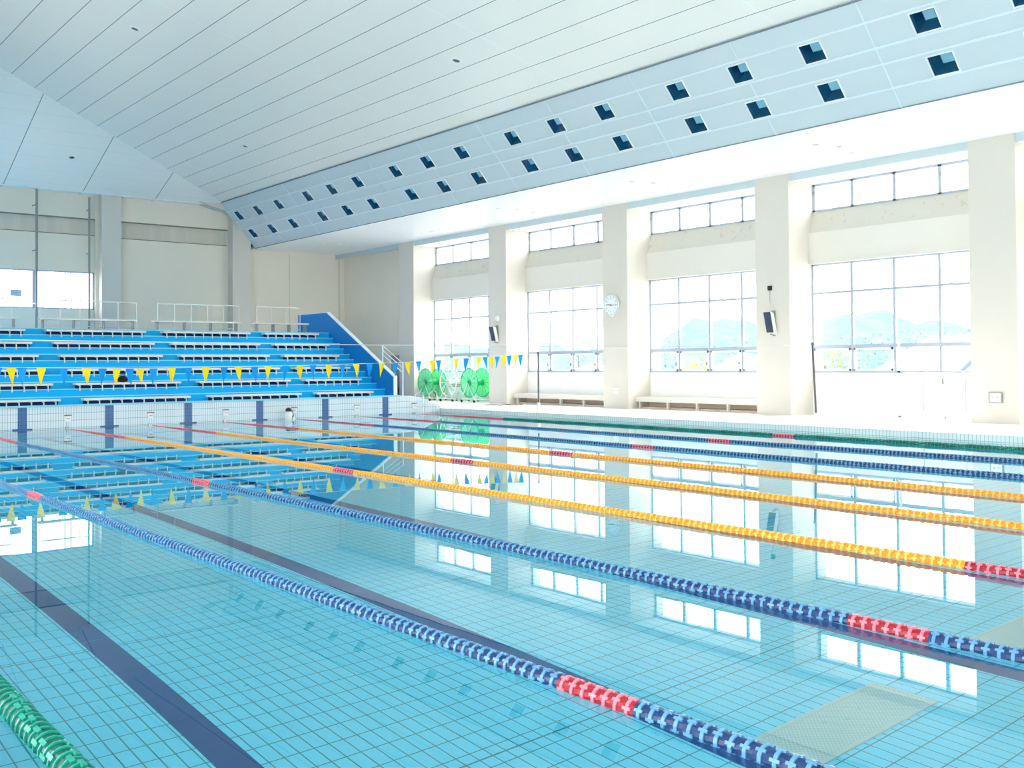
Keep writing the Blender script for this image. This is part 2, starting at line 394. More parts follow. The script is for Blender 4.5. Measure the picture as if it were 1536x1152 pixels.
# benches
BX = [(4.78, 7.75), (8.34, 11.32), (11.88, 14.87), (15.4, 17.46)]
ROWS = [(28.97, .62, 'lowest row'), (29.72, 1.03, 'second row from the bottom'), (30.48, 1.42, 'third row from the bottom'), (31.22, 1.83, 'fourth row from the bottom'), (31.93, 2.22, 'fifth row from the bottom'), (32.7, 2.62, 'sixth row below the platform')]
WHERE = ['farthest from the blue side wall', 'third from the blue side wall', 'second from the blue side wall', 'nearest the blue side wall']
def make_bench(x0, x1, h, tall, loc, label, group):
    r = empty('bench', loc, label, 'bench', group); Lx = x1-x0
    MB().box(0, Lx, -.05, .10, h, h+.055).box(0, Lx, .112, .262, h, h+.055).build('seat', M['seat'], r)
    if not tall: MB().box(.03, Lx-.03, .12, .135, .0, h).build('shade_panel', M['gapshade'], r)  # navy panel added to darken the shaded gap below the seat
    n = 4 if tall else max(2, int(round(Lx/.325))+1)
    lm = MB()
    if tall: lm.box(-.013, .013, -.02, .2, -.0, h)
    else: lm.box(-.014, .014, -.012, .02, -.06, h).box(-.014, .014, .17, .2, 0, h).box(-.014, .014, -.012, .2, h-.025, h)
    me = lm.mesh('leg'); me.materials.append(M['greypipe'] if tall else M['rail'])
    for k in range(n):
        link('leg', me, None, r, (.12+(Lx-.24)*k/(n-1), -.014 if not tall else 0, 0))
    return r
for j, (x0, x1) in enumerate(BX):
    for k, (y, z, nm) in enumerate(ROWS):
        off = .04 if k == 0 else 0
        lab = 'white bench, %s, %s' % (nm, WHERE[j])
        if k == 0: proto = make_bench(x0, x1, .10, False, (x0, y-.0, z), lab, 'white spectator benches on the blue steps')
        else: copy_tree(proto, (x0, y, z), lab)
    make_bench(x0, x1 if j < 3 else 17.5, .29, True, (x0, 33.5, 2.82), 'white bench standing on the top platform, %s' % WHERE[j], 'white benches on the top platform')
# guard rails behind the top benches
def guard(x0, x1, lab):
    r = empty('guard_rail', (x0, 33.78, 2.82), lab, 'railing', 'low railings behind the top benches'); Lx = x1-x0
    MB().box(0, Lx, -.012, .012, .90, .935).box(0, Lx, -.01, .01, .1, .125).build('rail', M['rail'], r)
    n = max(3, int(round(Lx/.58))+1); me = MB().box(-.011, .011, -.011, .011, 0, .92).mesh('post'); me.materials.append(M['rail'])
    for k in range(n): link('post', me, None, r, (Lx*k/(n-1), 0, 0))
for (a, c), wn in zip([(4.7, 7.62), (8.44, 11.4), (12.1, 14.95), (15.62, 17.3)], WHERE): guard(a, c, 'thin white railing behind the top platform bench %s' % wn)
# black bag on the second row
bg = MB(); bg.lathe([(.02, 0), (.13, .02), (.15, .09), (.12, .15), (.05, .19), (.01, .195)], (0, 0, 0), 'z', 14)
bg = bg.build('bag', M['bag'], None, (9.66, 29.79, 1.19)); bg.scale = (1, .6, .95); tag(bg, 'small black bag lying on a bench of the second row', 'bag')
MB().tube([(-.06, 0, .17), (-.05, 0, .24), (.05, 0, .24), (.06, 0, .17)], .012, 6).build('strap', M['bag'], bg)

# ------------------------------------------------------------------ far wall
WY = 41.3
fw = MB()
for x0, x1, win in ((-5.5, 12.43, True), (13.17, 17.8, False)):
    if win:
        fw.box(x0, x1, WY, WY+.3, -.3, 3.88); fw.box(x0, 2.0, WY, WY+.3, 3.88, 5.34); fw.box(12.33, x1, WY, WY+.3, 3.88, 5.34); fw.box(x0, x1, WY, WY+.3, 5.34, 6.79)
    else: fw.box(x0, x1, WY, WY+.3, -.3, 6.76)
    fw.box(x0, x1, WY-.07, WY+.3, 7.43, 9.4)
fw.box(12.3, 13.2, WY-.1, WY+.3, -.3, 9.4)
fw.box(17.7, 24.4, WY+.02, WY+.3, -.3, 9.4)
fw = fw.build('wall_far', M['wall']); tag(fw, 'pale grey concrete wall behind the stand', 'wall', kind='structure')
MB().box(-5.5, 12.43, WY+.07, WY+.3, 6.79, 7.43).box(13.17, 17.8, WY+.07, WY+.3, 6.76, 7.43).build('concrete_band', M['weather'], fw)
jm = MB()
for x0, x1, zb in ((-5.5, 12.3, 6.79), (13.2, 17.75, 6.76)): jm.box(x0, x1, WY-.075, WY+.05, 7.40, 7.435).box(x0, x1, WY-.004, WY+.05, zb-.02, zb+.012)
jm.build('shadow_joint', M['joint'], fw)
# thin joints on the plain right-hand part
MB().box(20.62, 20.66, WY+.005, WY+.03, 2.8, 6.6).box(23.1, 23.16, WY-.01, WY+.03, .6, 6.6).build('joint_strip', M['column'], fw)
for x0, x1, lab in ((12.43, 13.17, 'square pale concrete column beside the far window'), (17.78, 18.6, 'square pale concrete column under the end of the blue ceiling band')):
    tag(MB().box(x0, x1, 40.8, WY+.1, .3, 9.0 if x0 < 15 else 8.4).build('pillar', M['column']), lab, 'column', kind='structure')
# far window
fwn = empty('window_6', (2.0, WY, 3.88), 'bright window high in the far wall behind the stand', 'window', kind='structure')
b = MB(); Lw = lambda x: x-2.0
b.box(0, 10.33, .0, .1, 0, .05).box(0, 10.33, 0, .1, 1.41, 1.46)
for x in (2.02, 12.26): b.box(Lw(x)-.035, Lw(x)+.035, 0, .1, 0, 1.46)
b.build('frame', M['alu'], fwn)
b = MB()
for x in (4.3, 6.0, 7.8, 10.11): b.box(Lw(x)-.07, Lw(x)+.07, .01, .09, .05, 1.41)
for x in (11.23, 8.9, 11.45): b.box(Lw(x)-.018, Lw(x)+.018, .02, .08, .05, 1.41)
b.build('mullion', M['alu'], fwn)
b = MB(); b.quad((0, .05, 0), (10.33, .05, 0), (10.33, .05, 1.46), (0, .05, 1.46)); b.build('pane', M['glass'], fwn)
nt = MB().box(9.27, 9.66, WY-.012, WY-.004, 4.31, 4.56).build('notice', M['paper']); tag(nt, 'small pale notice stuck on the far window', 'notice')
b = MB()
for k in range(4): b.box(9.31, 9.55-.03*(k % 2), WY-.0135, WY-.012, 4.35+k*.05, 4.365+k*.05)
b.build('printed_lines', plain('pale_print', srgb(150, 178, 196)), nt)
# pipes in front of the far wall
for x, y, z0, z1, r, lab in ((10.0, 40.55, 2.82, 8.3, .045, 'tall grey pipe standing in front of the far window'), (11.97, 40.85, 2.82, 8.2, .04, 'tall grey pipe next to the far wall column')):
    pp = empty('standing_pipe', (x, y, z0), lab, 'pipe')
    MB().tube([(0, 0, 0), (0, 0, z1-z0)], r, 10).build('pipe', M['greypipe'], pp)
    bk = MB()
    for zz in (1.2, 3.2, 4.9): bk.box(-.012, .012, 0, WY-y-.11, zz, zz+.03)
    bk.build('bracket', M['greypipe'], pp)
# right wall behind the stand, with grey door
sr = MB().box(23.4, 24.4, 35.8, WY+.2, -.3, 6.8).build('wall_right_rear', M['wall']); tag(sr, 'plain grey side wall past the last window column', 'wall', kind='structure')
dr = MB().box(23.34, 23.42, 36.15, 37.2, .2, 2.05).build('door_1', plain('grey_blue_door', srgb(150, 158, 170), .5)); tag(dr, 'grey blue door in the shaded side wall', 'door', kind='structure')
MB().box(23.31, 23.36, 36.25, 36.31, 1.05, 1.2).build('handle', M['steel'], dr)
eq = empty('equipment_bag', (22.75, 36.4, .2), 'dark navy equipment heap by the door at the stand end', 'bag')
MB().lathe([(.05, 0), (.34, .03), (.38, .4), (.3, .8), (.12, 1.0), (.01, 1.03)], (0, 0, 0), 'z', 12).build('body', plain('navy_canvas', srgb(40, 50, 72), .8), eq)
MB().tube([(-.15, 0, .92), (-.1, 0, 1.15), (.12, 0, 1.15), (.16, 0, .9)], .025, 6).build('handle', M['navy'], eq)

# ------------------------------------------------------------------ right wall: columns and bays
for k, (ya, yb) in enumerate(COLS):
    labs = ['square cream column nearest the blue stand', 'cream column with a dark speaker, between reels and bench', 'cream column carrying the round clock', 'cream column with the larger looking dark speaker', 'cream column with the socket box at the frame edge']
    lab = labs[k] if k < 5 else 'cream column of the window wall behind the camera'
    tag(MB().box(CX, 24.4, yb, ya, -.3, LOWC+.02).build('pillar', M['column']), lab, 'column', 'window wall columns behind the camera' if k >= 5 else None, 'structure')
wr = MB(); ch = MB(); up = MB(); so_ = MB()
GX = 23.95
for k in range(len(COLS)-1):
    y1, y0 = COLS[k][1], COLS[k+1][0]
    wr.prism([(23.8, 4.32), (23.8, 5.14), (24.4, 5.14), (24.4, 4.32)], y0, y1)
    wr.prism([(23.77, 4.28), (23.77, 4.34), (24.4, 4.34), (24.4, 4.28)], y0, y1)
    ch.prism([(23.8, 5.14), (24.03, 5.74), (24.4, 5.74), (24.4, 5.14)], y0, y1)
    zb = .2
    if k != 3: up.box(23.9, 24.15, y0, y1, -.3, 1.33)
    else:
        up.box(23.9, 24.15, 14.05, y1, -.3, 1.33).box(23.9, 24.15, y0, 14.05, -.3, .2)
    so_.box(22.96, 24.4, y0, y1, 6.49, LOWC)
wr = wr.build('wall_right', M['cream']); tag(wr, 'cream window wall with deep lintels between the columns', 'wall', kind='structure')
ch.build('sloped_sill', M['sillp'], wr); up.build('window_apron', M['white'], wr); so_.build('soffit', M['white'], wr)
MB().box(22.93, 22.965, -26, 41.3, 6.48, LOWC).build('fascia', M['fascia'], wr)
def window(k, idx):
    y1, y0 = COLS[k][1], COLS[k+1][0]; W = y1-y0
    nm = {0: 'tall window bay behind the green reels', 1: 'tall window bay left of the clock column', 2: 'tall window bay right of the clock column', 3: 'tall window bay with the glazed door', 4: 'tall window bay at the right edge of the frame'}.get(k, 'tall window bay behind the camera')
    r = empty('window_%d' % idx, (GX, y0, 0), nm, 'window', 'window bays behind the camera' if k > 4 else None, 'structure')
    zb = 1.33
    fb = MB().box(-.04, .06, 0, .06, zb, 4.3).box(-.04, .06, W-.06, W, zb, 4.3).box(-.04, .06, 0, W, 4.24, 4.3).box(-.05, .08, 0, W, zb, zb+.05)
    fb.build('frame', M['alu'], r)
    mu = MB()
    for q in range(1, 4):
        y = W-1.22*q
        mu.box(-.03, .05, y-.035, y+.035, zb, 4.28)
    mu.build('mullion', M['alu'], r)
    MB().box(-.028, .05, 0, W, 3.46, 3.52).box(-.035, .055, 0, W, 1.98, 2.08).build('transom', M['alu'], r)
    # opening sashes in the lowest lights
    sb = MB()
    for q in range(4):
        a, c = W-1.22*(q+1)+.05, W-1.22*q-.05
        a = max(a, .07)
        if k == 3 and q > 1: continue
        sb.box(-.05, -.02, a, a+.05, zb+.05, 1.98).box(-.05, -.02, c-.05, c, zb+.05, 1.98).box(-.05, -.02, a, c, zb+.05, zb+.1).box(-.05, -.02, a, c, 1.93, 1.98)
    sb.build('sash', M['white'], r)
    p = MB(); p.quad((.02, 0, zb if k != 3 else zb), (.02, W, zb), (.02, W, 4.3), (.02, 0, 4.3)); p.build('pane', M['glass'], r)
    hd = MB()
    for q in range(1, 4, 1):
        y = W-1.22*q+.1
        if k in (1, 2): hd.box(-.09, -.04, y-.015, y+.015, zb+.22, zb+.32).box(-.1, -.04, y-.05, y+.03, zb+.01, zb+.035)
    if hd.f: hd.build('handle', M['greypipe'], r)
    # clerestory
    c = MB().box(.05, .13, 0, W, 5.74, 5.785).box(.05, .13, 0, W, 6.43, 6.5)
    for q in range(0, 5):
        y = max(.035, min(W-.035, W-1.22*q-.035*(q == 0)))
        c.box(.05, .13, y-.045, y+.045, 5.74, 6.48)
    c.build('clerestory_frame', M['alu'], r)
    p = MB(); p.quad((.1, 0, 5.74), (.1, W, 5.74), (.1, W, 6.48), (.1, 0, 6.48)); p.build('clerestory_pane', M['glass'], r)
    lt = MB()
    for q in range(0, 4):
        y = W-1.22*q-.02
        lt.box(.02, .06, y-.03, y+.0, 6.2, 6.3)
    lt.build('latch', M['greypipe'], r)
    return r
for k in range(len(COLS)-1): window(k, {0: 1, 1: 2, 2: 3, 3: 4, 4: 5}.get(k, k+2))
# glazed door in the fourth bay
d = empty('door_2', (GX, 12.78, .2), 'white glazed double door in the window bay beside the socket column', 'door', kind='structure')
b = MB().box(-.05, .05, 1.2, 1.27, 0, 1.9).box(-.05, .05, -1.12, -1.06, 0, 1.9).box(-.05, .05, -1.12, 1.27, -.01, .04)
b.build('frame', M['white'], d)
for a, c in ((.03, 1.2), (-1.06, .0)):
    MB().box(-.03, .02, a, c, .04, 1.12).build('door_leaf', M['white'], d)
    MB().box(-.04, -.03, a+.56, a+.575, .2, 1.0).build('groove', M['alu'], d)
MB().box(-.07, -.03, .06, .09, .85, 1.0).build('handle', M['greypipe'], d)
MB().box(-.06, -.03, .0, .03, .01, .05).build('floor_bolt', M['greypipe'], d)
# low benches along the second and third bays
for (ya, yb), lab in (((28.7, 23.78), 'low cream heater bench under the window left of the clock column'), ((22.6, 17.7), 'low cream heater bench under the window right of the clock column')):
    W = ya-yb; r = empty('heater_bench', (23.2, yb, .2), lab, 'bench', 'low benches under the windows')
    MB().box(-.02, .69, 0, W, .22, .37).build('top_board', M['cream'], r)
    MB().box(.12, .69, .02, W-.02, 0, .06).build('base_board', M['bench_warm'], r)
    MB().box(.60, .69, .02, W-.02, .06, .22).build('back_board', M['bench_warm'], r)
    for q in range(5): MB().box(.02, .1, .1+(W-.25)*q/4-.02, .1+(W-.25)*q/4+.04, 0, .22).build('leg', M['cream'], r)

# ------------------------------------------------------------------ ceilings
RX, RZ = 6.0, 8.48+.25*11.2
HY = 40.5; RY = HY-.628*11.2
c = MB(); c.quad((17.2, -27, 8.48), (17.2, HY, 8.48), (RX, RY, RZ), (RX, -27, RZ))
c = c.build('ceiling', M['ceil_main'], fix=False); tag(c, 'large sloping white board ceiling over the pool', 'ceiling', kind='structure')
c2 = MB(); c2.quad((-5.2, -27, 8.48), (RX, -27, RZ), (RX, RY, RZ), (-5.2, HY, 8.48))
c2.build('near_slope', M['ceil_main'], c, fix=False)
hz = lambda y: 8.48+.398*(HY-y)
c3 = MB(); c3.quad((17.2, HY, 8.48), (17.25, 40.78, hz(40.78)), (-5.25, 40.78, hz(40.78)), (-5.2, HY, 8.48)); c3.quad((17.2, HY, 8.48), (-5.2, HY, 8.48), (RX, RY, RZ))
c3.quad((-5.25, 40.78, hz(40.78)), (17.25, 40.78, hz(40.78)), (17.4, 41.5, hz(40.78)), (-5.4, 41.5, hz(40.78)))
c3.build('hip_end', M['ceil_hip'], c, fix=False)
MB().box(-5.2, 17.2, 40.74, 40.80, hz(40.78)-.02, hz(40.78)+.03).build('cornice', M['bandtrim'], c)
wd = MB().prism([(16.05, 8.47), (17.3, 8.5), (17.5, 8.16), (17.15, 8.2)], 40.62, 41.4).build('trim_1', M['column']); tag(wd, 'short slanting cream beam under the ceiling corner', 'trim', kind='structure')
# blue band with openings for the floodlights
B0, B1 = Vector((17.2, 0, 8.46)), Vector((18.8, 0, 6.68))
BN = Vector((-1.78, 0, -1.6)).normalized()
def bp_(s, y, d=0): q = B0.lerp(B1, s)+BN*d; return (q.x, y, q.z)
VY = [39.95, 38.15, 36.3, 33.92, 32.1, 30.3, 27.9, 26.07, 24.27, 21.87, 20.04, 18.22, 15.8, 14.0, 12.17, 9.74, 7.93, 6.1]
RS = [(.228, .404), (.615, .792)]
ybreaks = sorted([-27, 40.82]+[v for y in VY for v in (y-.25, y+.25)])
sbreaks = [0, .228, .404, .615, .792, 1]
bd = MB()
for s0, s1 in zip(sbreaks, sbreaks[1:]):
    for y0, y1 in zip(ybreaks, ybreaks[1:]):
        hole = (s0, s1) in RS and any(abs((y0+y1)/2-y) < .01 for y in VY)
        if not hole: bd.quad(bp_(s0, y0), bp_(s1, y0), bp_(s1, y1), bp_(s0, y1))
bd = bd.build('ceiling_band', M['band'], fix=False); tag(bd, 'sloping pale blue ceiling band pierced by square floodlights', 'ceiling band', kind='structure')
tb = MB()
def strip(b, s0, s1, y0, y1, d=.02):
    pts = [bp_(s0, y0), bp_(s1, y0), bp_(s1, y1), bp_(s0, y1)]; top = [bp_(s0, y0, d), bp_(s1, y0, d), bp_(s1, y1, d), bp_(s0, y1, d)]
    b.add(pts+top, [(4, 5, 6, 7), (0, 1, 5, 4), (1, 2, 6, 5), (2, 3, 7, 6), (3, 0, 4, 7)])
for s in (.195, .43, .578, .807): strip(tb, s-.008, s+.008, -27, 40.8)
y = 10.95-3.03*8
while y < 40.8:
    busy = any(abs(y-v) < .3 for v in VY)
    for a_, c_ in (((0, .21), (.42, .597), (.81, 1)) if busy else ((0, 1),)): strip(tb, a_, c_, y-.012, y+.012, .012)
    y += 3.02
tb.build('panel_joint', M['bandtrim'], bd)
gp = MB().box(17.165, 17.2, -27, 40.8, 8.445, 8.47).box(18.79, 18.82, -27, 40.8, 6.665, 6.685).build('edge_gap', M['shadowgap'], bd)
# floodlights
ORD = ['first', 'second', 'third', 'fourth', 'fifth', 'sixth', 'seventh', 'eighth', 'ninth', 'tenth', 'eleventh', 'twelfth', 'thirteenth', 'fourteenth', 'fifteenth', 'sixteenth', 'seventeenth', 'eighteenth']
def bl(ds, dy, d):
    """local offset inside the band: ds along the slope (m), dy, d depth into the housing"""
    u = (B1-B0).normalized(); q = u*ds-BN*d; return (q.x, dy, q.z)
SL = (B1-B0).length
def make_flood(loc, label, ds):
    r = empty('floodlight', loc, label, 'floodlight', 'recessed square floodlights in the blue ceiling band'); h = ds/2; w = .25
    f = MB()
    for a0, a1, y0, y1 in ((-h-.018, -h+.006, -w-.018, w+.018), (h-.006, h+.018, -w-.018, w+.018), (-h, h, -w-.018, -w+.006), (-h, h, w-.006, w+.018)):
        P = [bl(a, y, d) for d in (.0, -.022) for a, y in ((a0, y0), (a1, y0), (a1, y1), (a0, y1))]
        f.add(P, [(4, 5, 6, 7), (0, 1, 5, 4), (1, 2, 6, 5), (2, 3, 7, 6), (3, 0, 4, 7), (3, 2, 1, 0)])
    f.build('frame', M['white'], r)
    hs = MB(); P = [bl(a, y, d) for d in (0, .42) for a, y in ((-h, -w), (h, -w), (h, w), (-h, w))]
    hs.add(P, [(4, 5, 6, 7), (0, 1, 5, 4), (1, 2, 6, 5), (2, 3, 7, 6), (3, 0, 4, 7)]); hs.build('housing', M['recess'], r, fix=False)
    lp = MB(); P = [bl(a, y, d) for d in (.045, .16) for a, y in ((-h*.8, -.2), (h*.05, -.2), (h*.05, .02), (-h*.8, .02))]
    lp.add(P, [(0, 1, 2, 3), (4, 5, 6, 7), (0, 1, 5, 4), (1, 2, 6, 5), (2, 3, 7, 6), (3, 0, 4, 7)]); lp.build('lamp_head', M['lampface'], r)
    g = MB(); g.quad(*[bl(a, y, .03) for a, y in ((-h, -w), (h, -w), (h, w), (-h, w))]); g.build('glass', M['floodglass'], r, fix=False)
    return r
fp = {}
for rn, (s0, s1), row in ((0, RS[0], 'upper'), (1, RS[1], 'lower')):
    for k, y in enumerate(VY):
        loc = bp_((s0+s1)/2, y); lab = 'square dark floodlight in the %s row, %s from the far wall' % (row, ORD[k])
        if rn not in fp: fp[rn] = make_flood(loc, lab, (s1-s0)*SL)
        else: copy_tree(fp[rn], loc, lab)
# low ceiling over the deck
lc = MB().box(18.8, 24.4, -27, 41.5, LOWC, LOWC+.1).build('ceiling_low', M['ceil_low']); tag(lc, 'flat white low ceiling above the deck and window wall', 'ceiling', kind='structure')
# downlights
def make_down(loc, label, group, r=.09):
    o = empty('downlight', loc, label, 'downlight', group)
    MB().lathe([(r*.7, .03), (r*.72, -.01), (r, -.016), (r*1.05, -.004), (r*1.05, .03)], (0, 0, 0), 'z', 18, True).build('ring', M['white'], o)
    MB().lathe([(r*.72, .0), (r*.5, .05), (.01, .06)], (0, 0, 0), 'z', 16).build('lamp', M['downdark'], o)
    return o
grp = 'small round downlights in the low ceiling'
bays = [(37.6, 'opposite the blue side wall'), (31.8, 'in front of the reel bay'), (25.82, 'before the bay left of the clock'), (19.8, 'before the bay right of the clock'), (13.85, 'before the glazed door bay')]
dp = None
for y, nm in bays:
    for x, wn in ((20.37, 'nearest the blue band of its trio'), (21.0, 'middle one of its trio'), (21.85, 'on the window side of its trio')):
        lab = 'downlight %s, %s' % (nm, wn)
        loc = (x, y+(.12 if x > 21.5 else -.1 if x > 20.9 else .1), LOWC)
        dp = make_down(loc, lab, grp) if dp is None else copy_tree(dp, loc, lab)
def mainz(x): return 8.48+.25*(17.2-x)
for x, y, lab in ((14.65, 20.29, 'round downlight in the white slope halfway along the blue band'), (14.65, 32.57, 'round downlight in the white slope near the far corner'), (9.04, 26.94, 'round downlight high in the white slope near the top of frame')):
    o = make_down((x, y, mainz(x)-.005), lab, 'round downlights in the sloping ceiling', .13); o.rotation_euler = (0, math.atan(.25), 0)
o = make_down((10.7, 38.6, hz(38.6)-.005), 'round downlight in the triangular ceiling end above the far window', 'round downlights in the sloping ceiling', .13); o.rotation_euler = (-math.atan(.398), 0, 0)

# ------------------------------------------------------------------ rest of the hall (beside and behind the camera)
wl = MB()  # unseen wall, openings sized for fill light and closed towards the far end
wl.box(-5.5, -5.2, -27, 41.5, -.3, .7).box(-5.5, -5.2, -27, 41.5, 5.2, 8.6)
wl.box(-5.5, -5.2, 21, 41.5, .7, 5.2)
for y in range(-27, 20, 6): wl.box(-5.5, -5.2, y, y+1.8, .7, 5.2)
wl = wl.build('wall_left', M['cream']); tag(wl, 'unseen cream side wall with openings shaped for daylight', 'wall', kind='structure')
wb = MB().box(-5.5, 24.4, -27.3, -27, -.3, 11.5).build('wall_back', M['cream']); tag(wb, 'cream wall behind the camera', 'wall', kind='structure')
rf = MB().box(-5.6, 24.6, -27.4, 41.7, 11.6, 11.8).box(24.4, 24.6, -27.4, 41.7, 6.72, 11.6).box(-5.6, -5.4, -27.4, 41.7, 8.5, 11.6).box(-5.6, 24.6, 41.6, 41.7, 9.0, 11.6)  # unseen shell added to stop sky light leaking in above the ceilings
rf = rf.build('roof', M['cream']); tag(rf, 'unseen roof shell added above the ceiling to shut out daylight', 'roof', kind='structure')

# ------------------------------------------------------------------ pennants, poles, ropes overhead
PX = [5.05, 5.32, 5.54, 5.92, 6.37, 6.86, 7.21, 7.52, 7.81, 8.05, 8.35, 8.78, 9.17, 9.61, 10.07, 10.43, 10.84, 11.2, 11.68, 12.08, 12.45, 12.91, 13.3, 13.71, 14.12, 14.51, 14.93, 15.34, 15.69, 16.15, 16.35, 16.96, 17.33, 17.78, 18.01, 18.23, 18.45, 18.7, 18.9, 19.15, 19.34]
PZ = [(0.0, 1.78), (5.1, 1.63), (7.9, 1.585), (9.46, 1.6), (11.17, 1.62), (13.73, 1.66), (15.08, 1.69), (17.1, 1.79), (19.39, 1.91), (20.02, 1.93)]
pz = lambda x: interp(PZ, x)
fy = 23.6
fr = empty('pennant_string', (20.02, fy, 1.93), 'string of blue and yellow pennants hung across the pool', 'pennant string')
MB().tube([(x-20.02, 0, pz(x)-1.93) for x in [0.2+i*.55 for i in range(36)]+[19.99]], .006, 5).build('cord', M['cord'], fr)
for k, x in enumerate(PX):
    b = MB(); n = 5; h = .38 if x < 15 else .36; tw = math.sin(k*2.3)*.5; lean = .03*math.sin(k*1.7)
    vs = []; fs = []
    for j in range(n+1):
        f = j/n; hw = .098*(1-f*.96)
        bend = .05*math.sin(f*2.2+k)*f
        for sx in (-1, 0, 1):
            vs.append((sx*hw*math.cos(tw*f)+lean*f, bend+sx*hw*math.sin(tw*f)+.012*(1-abs(sx)), -h*f))
    for j in range(n):
        for q in range(2):
            a = j*3+q; fs.append((a, a+1, a+4, a+3))
    b.add(vs, fs, True)
    b.build('pennant', M['yellow'] if k % 2 else M['blueflag'], fr, (x-20.02, 0, pz(x)-1.93), fix=False)
for y, z1, lean, lab in ((fy, 1.95, .0, 'thin dark pole on the deck holding the pennant string'), (13.8, 2.02, .08, 'thin dark pole on the deck before the glazed door bay')):
    r = empty('deck_pole', (20.03, y, .16), lab, 'pole')
    MB().tube([(0, 0, .0), (0, lean, z1-.16)], .024, 8).build('pole', M['darkpole'], r)
    MB().lathe([(.05, .0), (.05, .25), (.03, .3)], (0, 0, 0), 'z', 10).build('socket_sleeve', M['white'], r)
    MB().lathe([(.03, -.02), (.035, .03), (.01, .05)], (0, lean, z1-.16), 'z', 8).build('cap', M['darkpole'], r)
fs_ = empty('recall_rope', (20.03, 13.88, 2.0), 'thin grey rope stretched over the pool to the nearer pole', 'rope')
MB().tube([(x-20.03, 0, 1.93+.07*((x-10)/10)**2-2.0) for x in [2+i*.91 for i in range(20)]]+[(-.04, 0, 0)], .005, 5).build('cord', M['cord'], fs_)

# ------------------------------------------------------------------ fittings
# clock
cy_, cz = 23.3, 3.485
ck = empty('wall_clock', (CX, cy_, cz), 'round white wall clock with dark hands on a cream column', 'clock')
R = .36
MB().lathe([(R-.05, -.03), (R-.05, -.07), (R-.02, -.09), (R+.01, -.07), (R+.01, 0)], (0, 0, 0), 'x', 40).build('rim', plain('clock_rim', srgb(205, 208, 204), .3, .4), ck)
MB().lathe([(.005, -.072), (R-.04, -.072), (R-.04, -.03), (.005, -.03)], (0, 0, 0), 'x', 40).build('face', plain('clock_face', srgb(240, 246, 248), .5), ck)
hb = MB()
def hand(b, ang, l, w, x):   # ang clockwise from 12 as seen from the pool (looking +x, viewer's right is -y)
    dy, dz = -math.sin(ang), math.cos(ang); py, pzz = dz, -dy
    b.add([(x, -dy*.05-py*w, -dz*.05-pzz*w), (x, dy*l-py*w*.5, dz*l-pzz*w*.5), (x, dy*l+py*w*.5, dz*l+pzz*w*.5), (x, -dy*.05+py*w, -dz*.05+pzz*w),
           (x-.006, -dy*.05-py*w, -dz*.05-pzz*w), (x-.006, dy*l-py*w*.5, dz*l-pzz*w*.5), (x-.006, dy*l+py*w*.5, dz*l+pzz*w*.5), (x-.006, -dy*.05+py*w, -dz*.05+pzz*w)],
          [(0, 1, 2, 3), (4, 5, 6, 7), (0, 1, 5, 4), (1, 2, 6, 5), (2, 3, 7, 6), (3, 0, 4, 7)])
hand(hb, math.radians(277.5), .19, .018, -.080); hb.build('hour_hand', M['black'], ck)
hb = MB(); hand(hb, math.radians(91), .28, .010, -.090); hb.build('minute_hand', M['black'], ck)
tk = MB()
for q in range(60):
    a = q*PI/30; l = .05 if q % 5 == 0 else .02; w_ = .007 if q % 5 == 0 else .003; r0 = R-.055
    dy, dz = -math.sin(a), math.cos(a); py, pzz = dz, -dy
    tk.quad(*[(-.0735, dy*r+py*s, dz*r+pzz*s) for r, s in ((r0-l, -w_), (r0, -w_), (r0, w_), (r0-l, w_))])
tk.build('minute_marks', M['greypipe'], ck)
for q in range(1, 13):
    cu = bpy.data.curves.new('numeral', 'FONT'); cu.body = str(q); cu.size = .085; cu.align_x = 'CENTER'; cu.align_y = 'CENTER'
    tmp = bpy.data.objects.new('numeral_text', cu); COL.objects.link(tmp)
    me = bpy.data.meshes.new_from_object(tmp.evaluated_get(bpy.context.evaluated_depsgraph_get())); bpy.data.objects.remove(tmp); bpy.data.curves.remove(cu)
    me.materials.clear(); me.materials.append(M['greypipe']); o = link('numeral', me, None, ck)
    a = q*PI/6; rr = R-.145
    o.matrix_basis = Matrix(((0, 0, -1, -.0745), (-1, 0, 0, -math.sin(a)*rr), (0, 1, 0, math.cos(a)*rr), (0, 0, 0, 1)))
# speakers
def speaker(y, z, h, lab):
    r = empty('wall_speaker', (CX, y, z), lab, 'speaker')
    t_ = math.radians(14); H = h/2
    def P(x, yy, zz):
        x0 = -.17; return (x0+x*math.cos(t_)-zz*math.sin(t_)*-1*-1, yy, x*math.sin(t_)*-1+zz*math.cos(t_))
    def bx(b, x0, x1, y0, y1, z0, z1):
        vs = [P(x, yy, zz) for zz in (z0, z1) for x, yy in ((x0, y0), (x1, y0), (x1, y1), (x0, y1))]
        b.add(vs, [(0, 3, 2, 1), (4, 5, 6, 7), (0, 1, 5, 4), (1, 2, 6, 5), (2, 3, 7, 6), (3, 0, 4, 7)])
    b = MB(); bx(b, -.06, .09, -.11, .11, -H, H); b.build('cabinet', M['rail'], r)
    b = MB(); bx(b, -.09, -.06, -.105, .105, -H+.02, H-.02); b.build('grille', M['navy'], r)
    b = MB(); b.box(-.16, 0, -.02, .02, H-.02, H+.02).box(-.16, 0, -.02, .02, -H-.02, -H+.02).box(-.02, 0, -.05, .05, -H-.05, H+.05); b.build('bracket', M['greypipe'], r)
speaker(17.08, 2.68, .60, 'tilted dark speaker on the column right of the clock')
speaker(29.26, 2.72, .56, 'tilted dark speaker on the column above the pennant end')
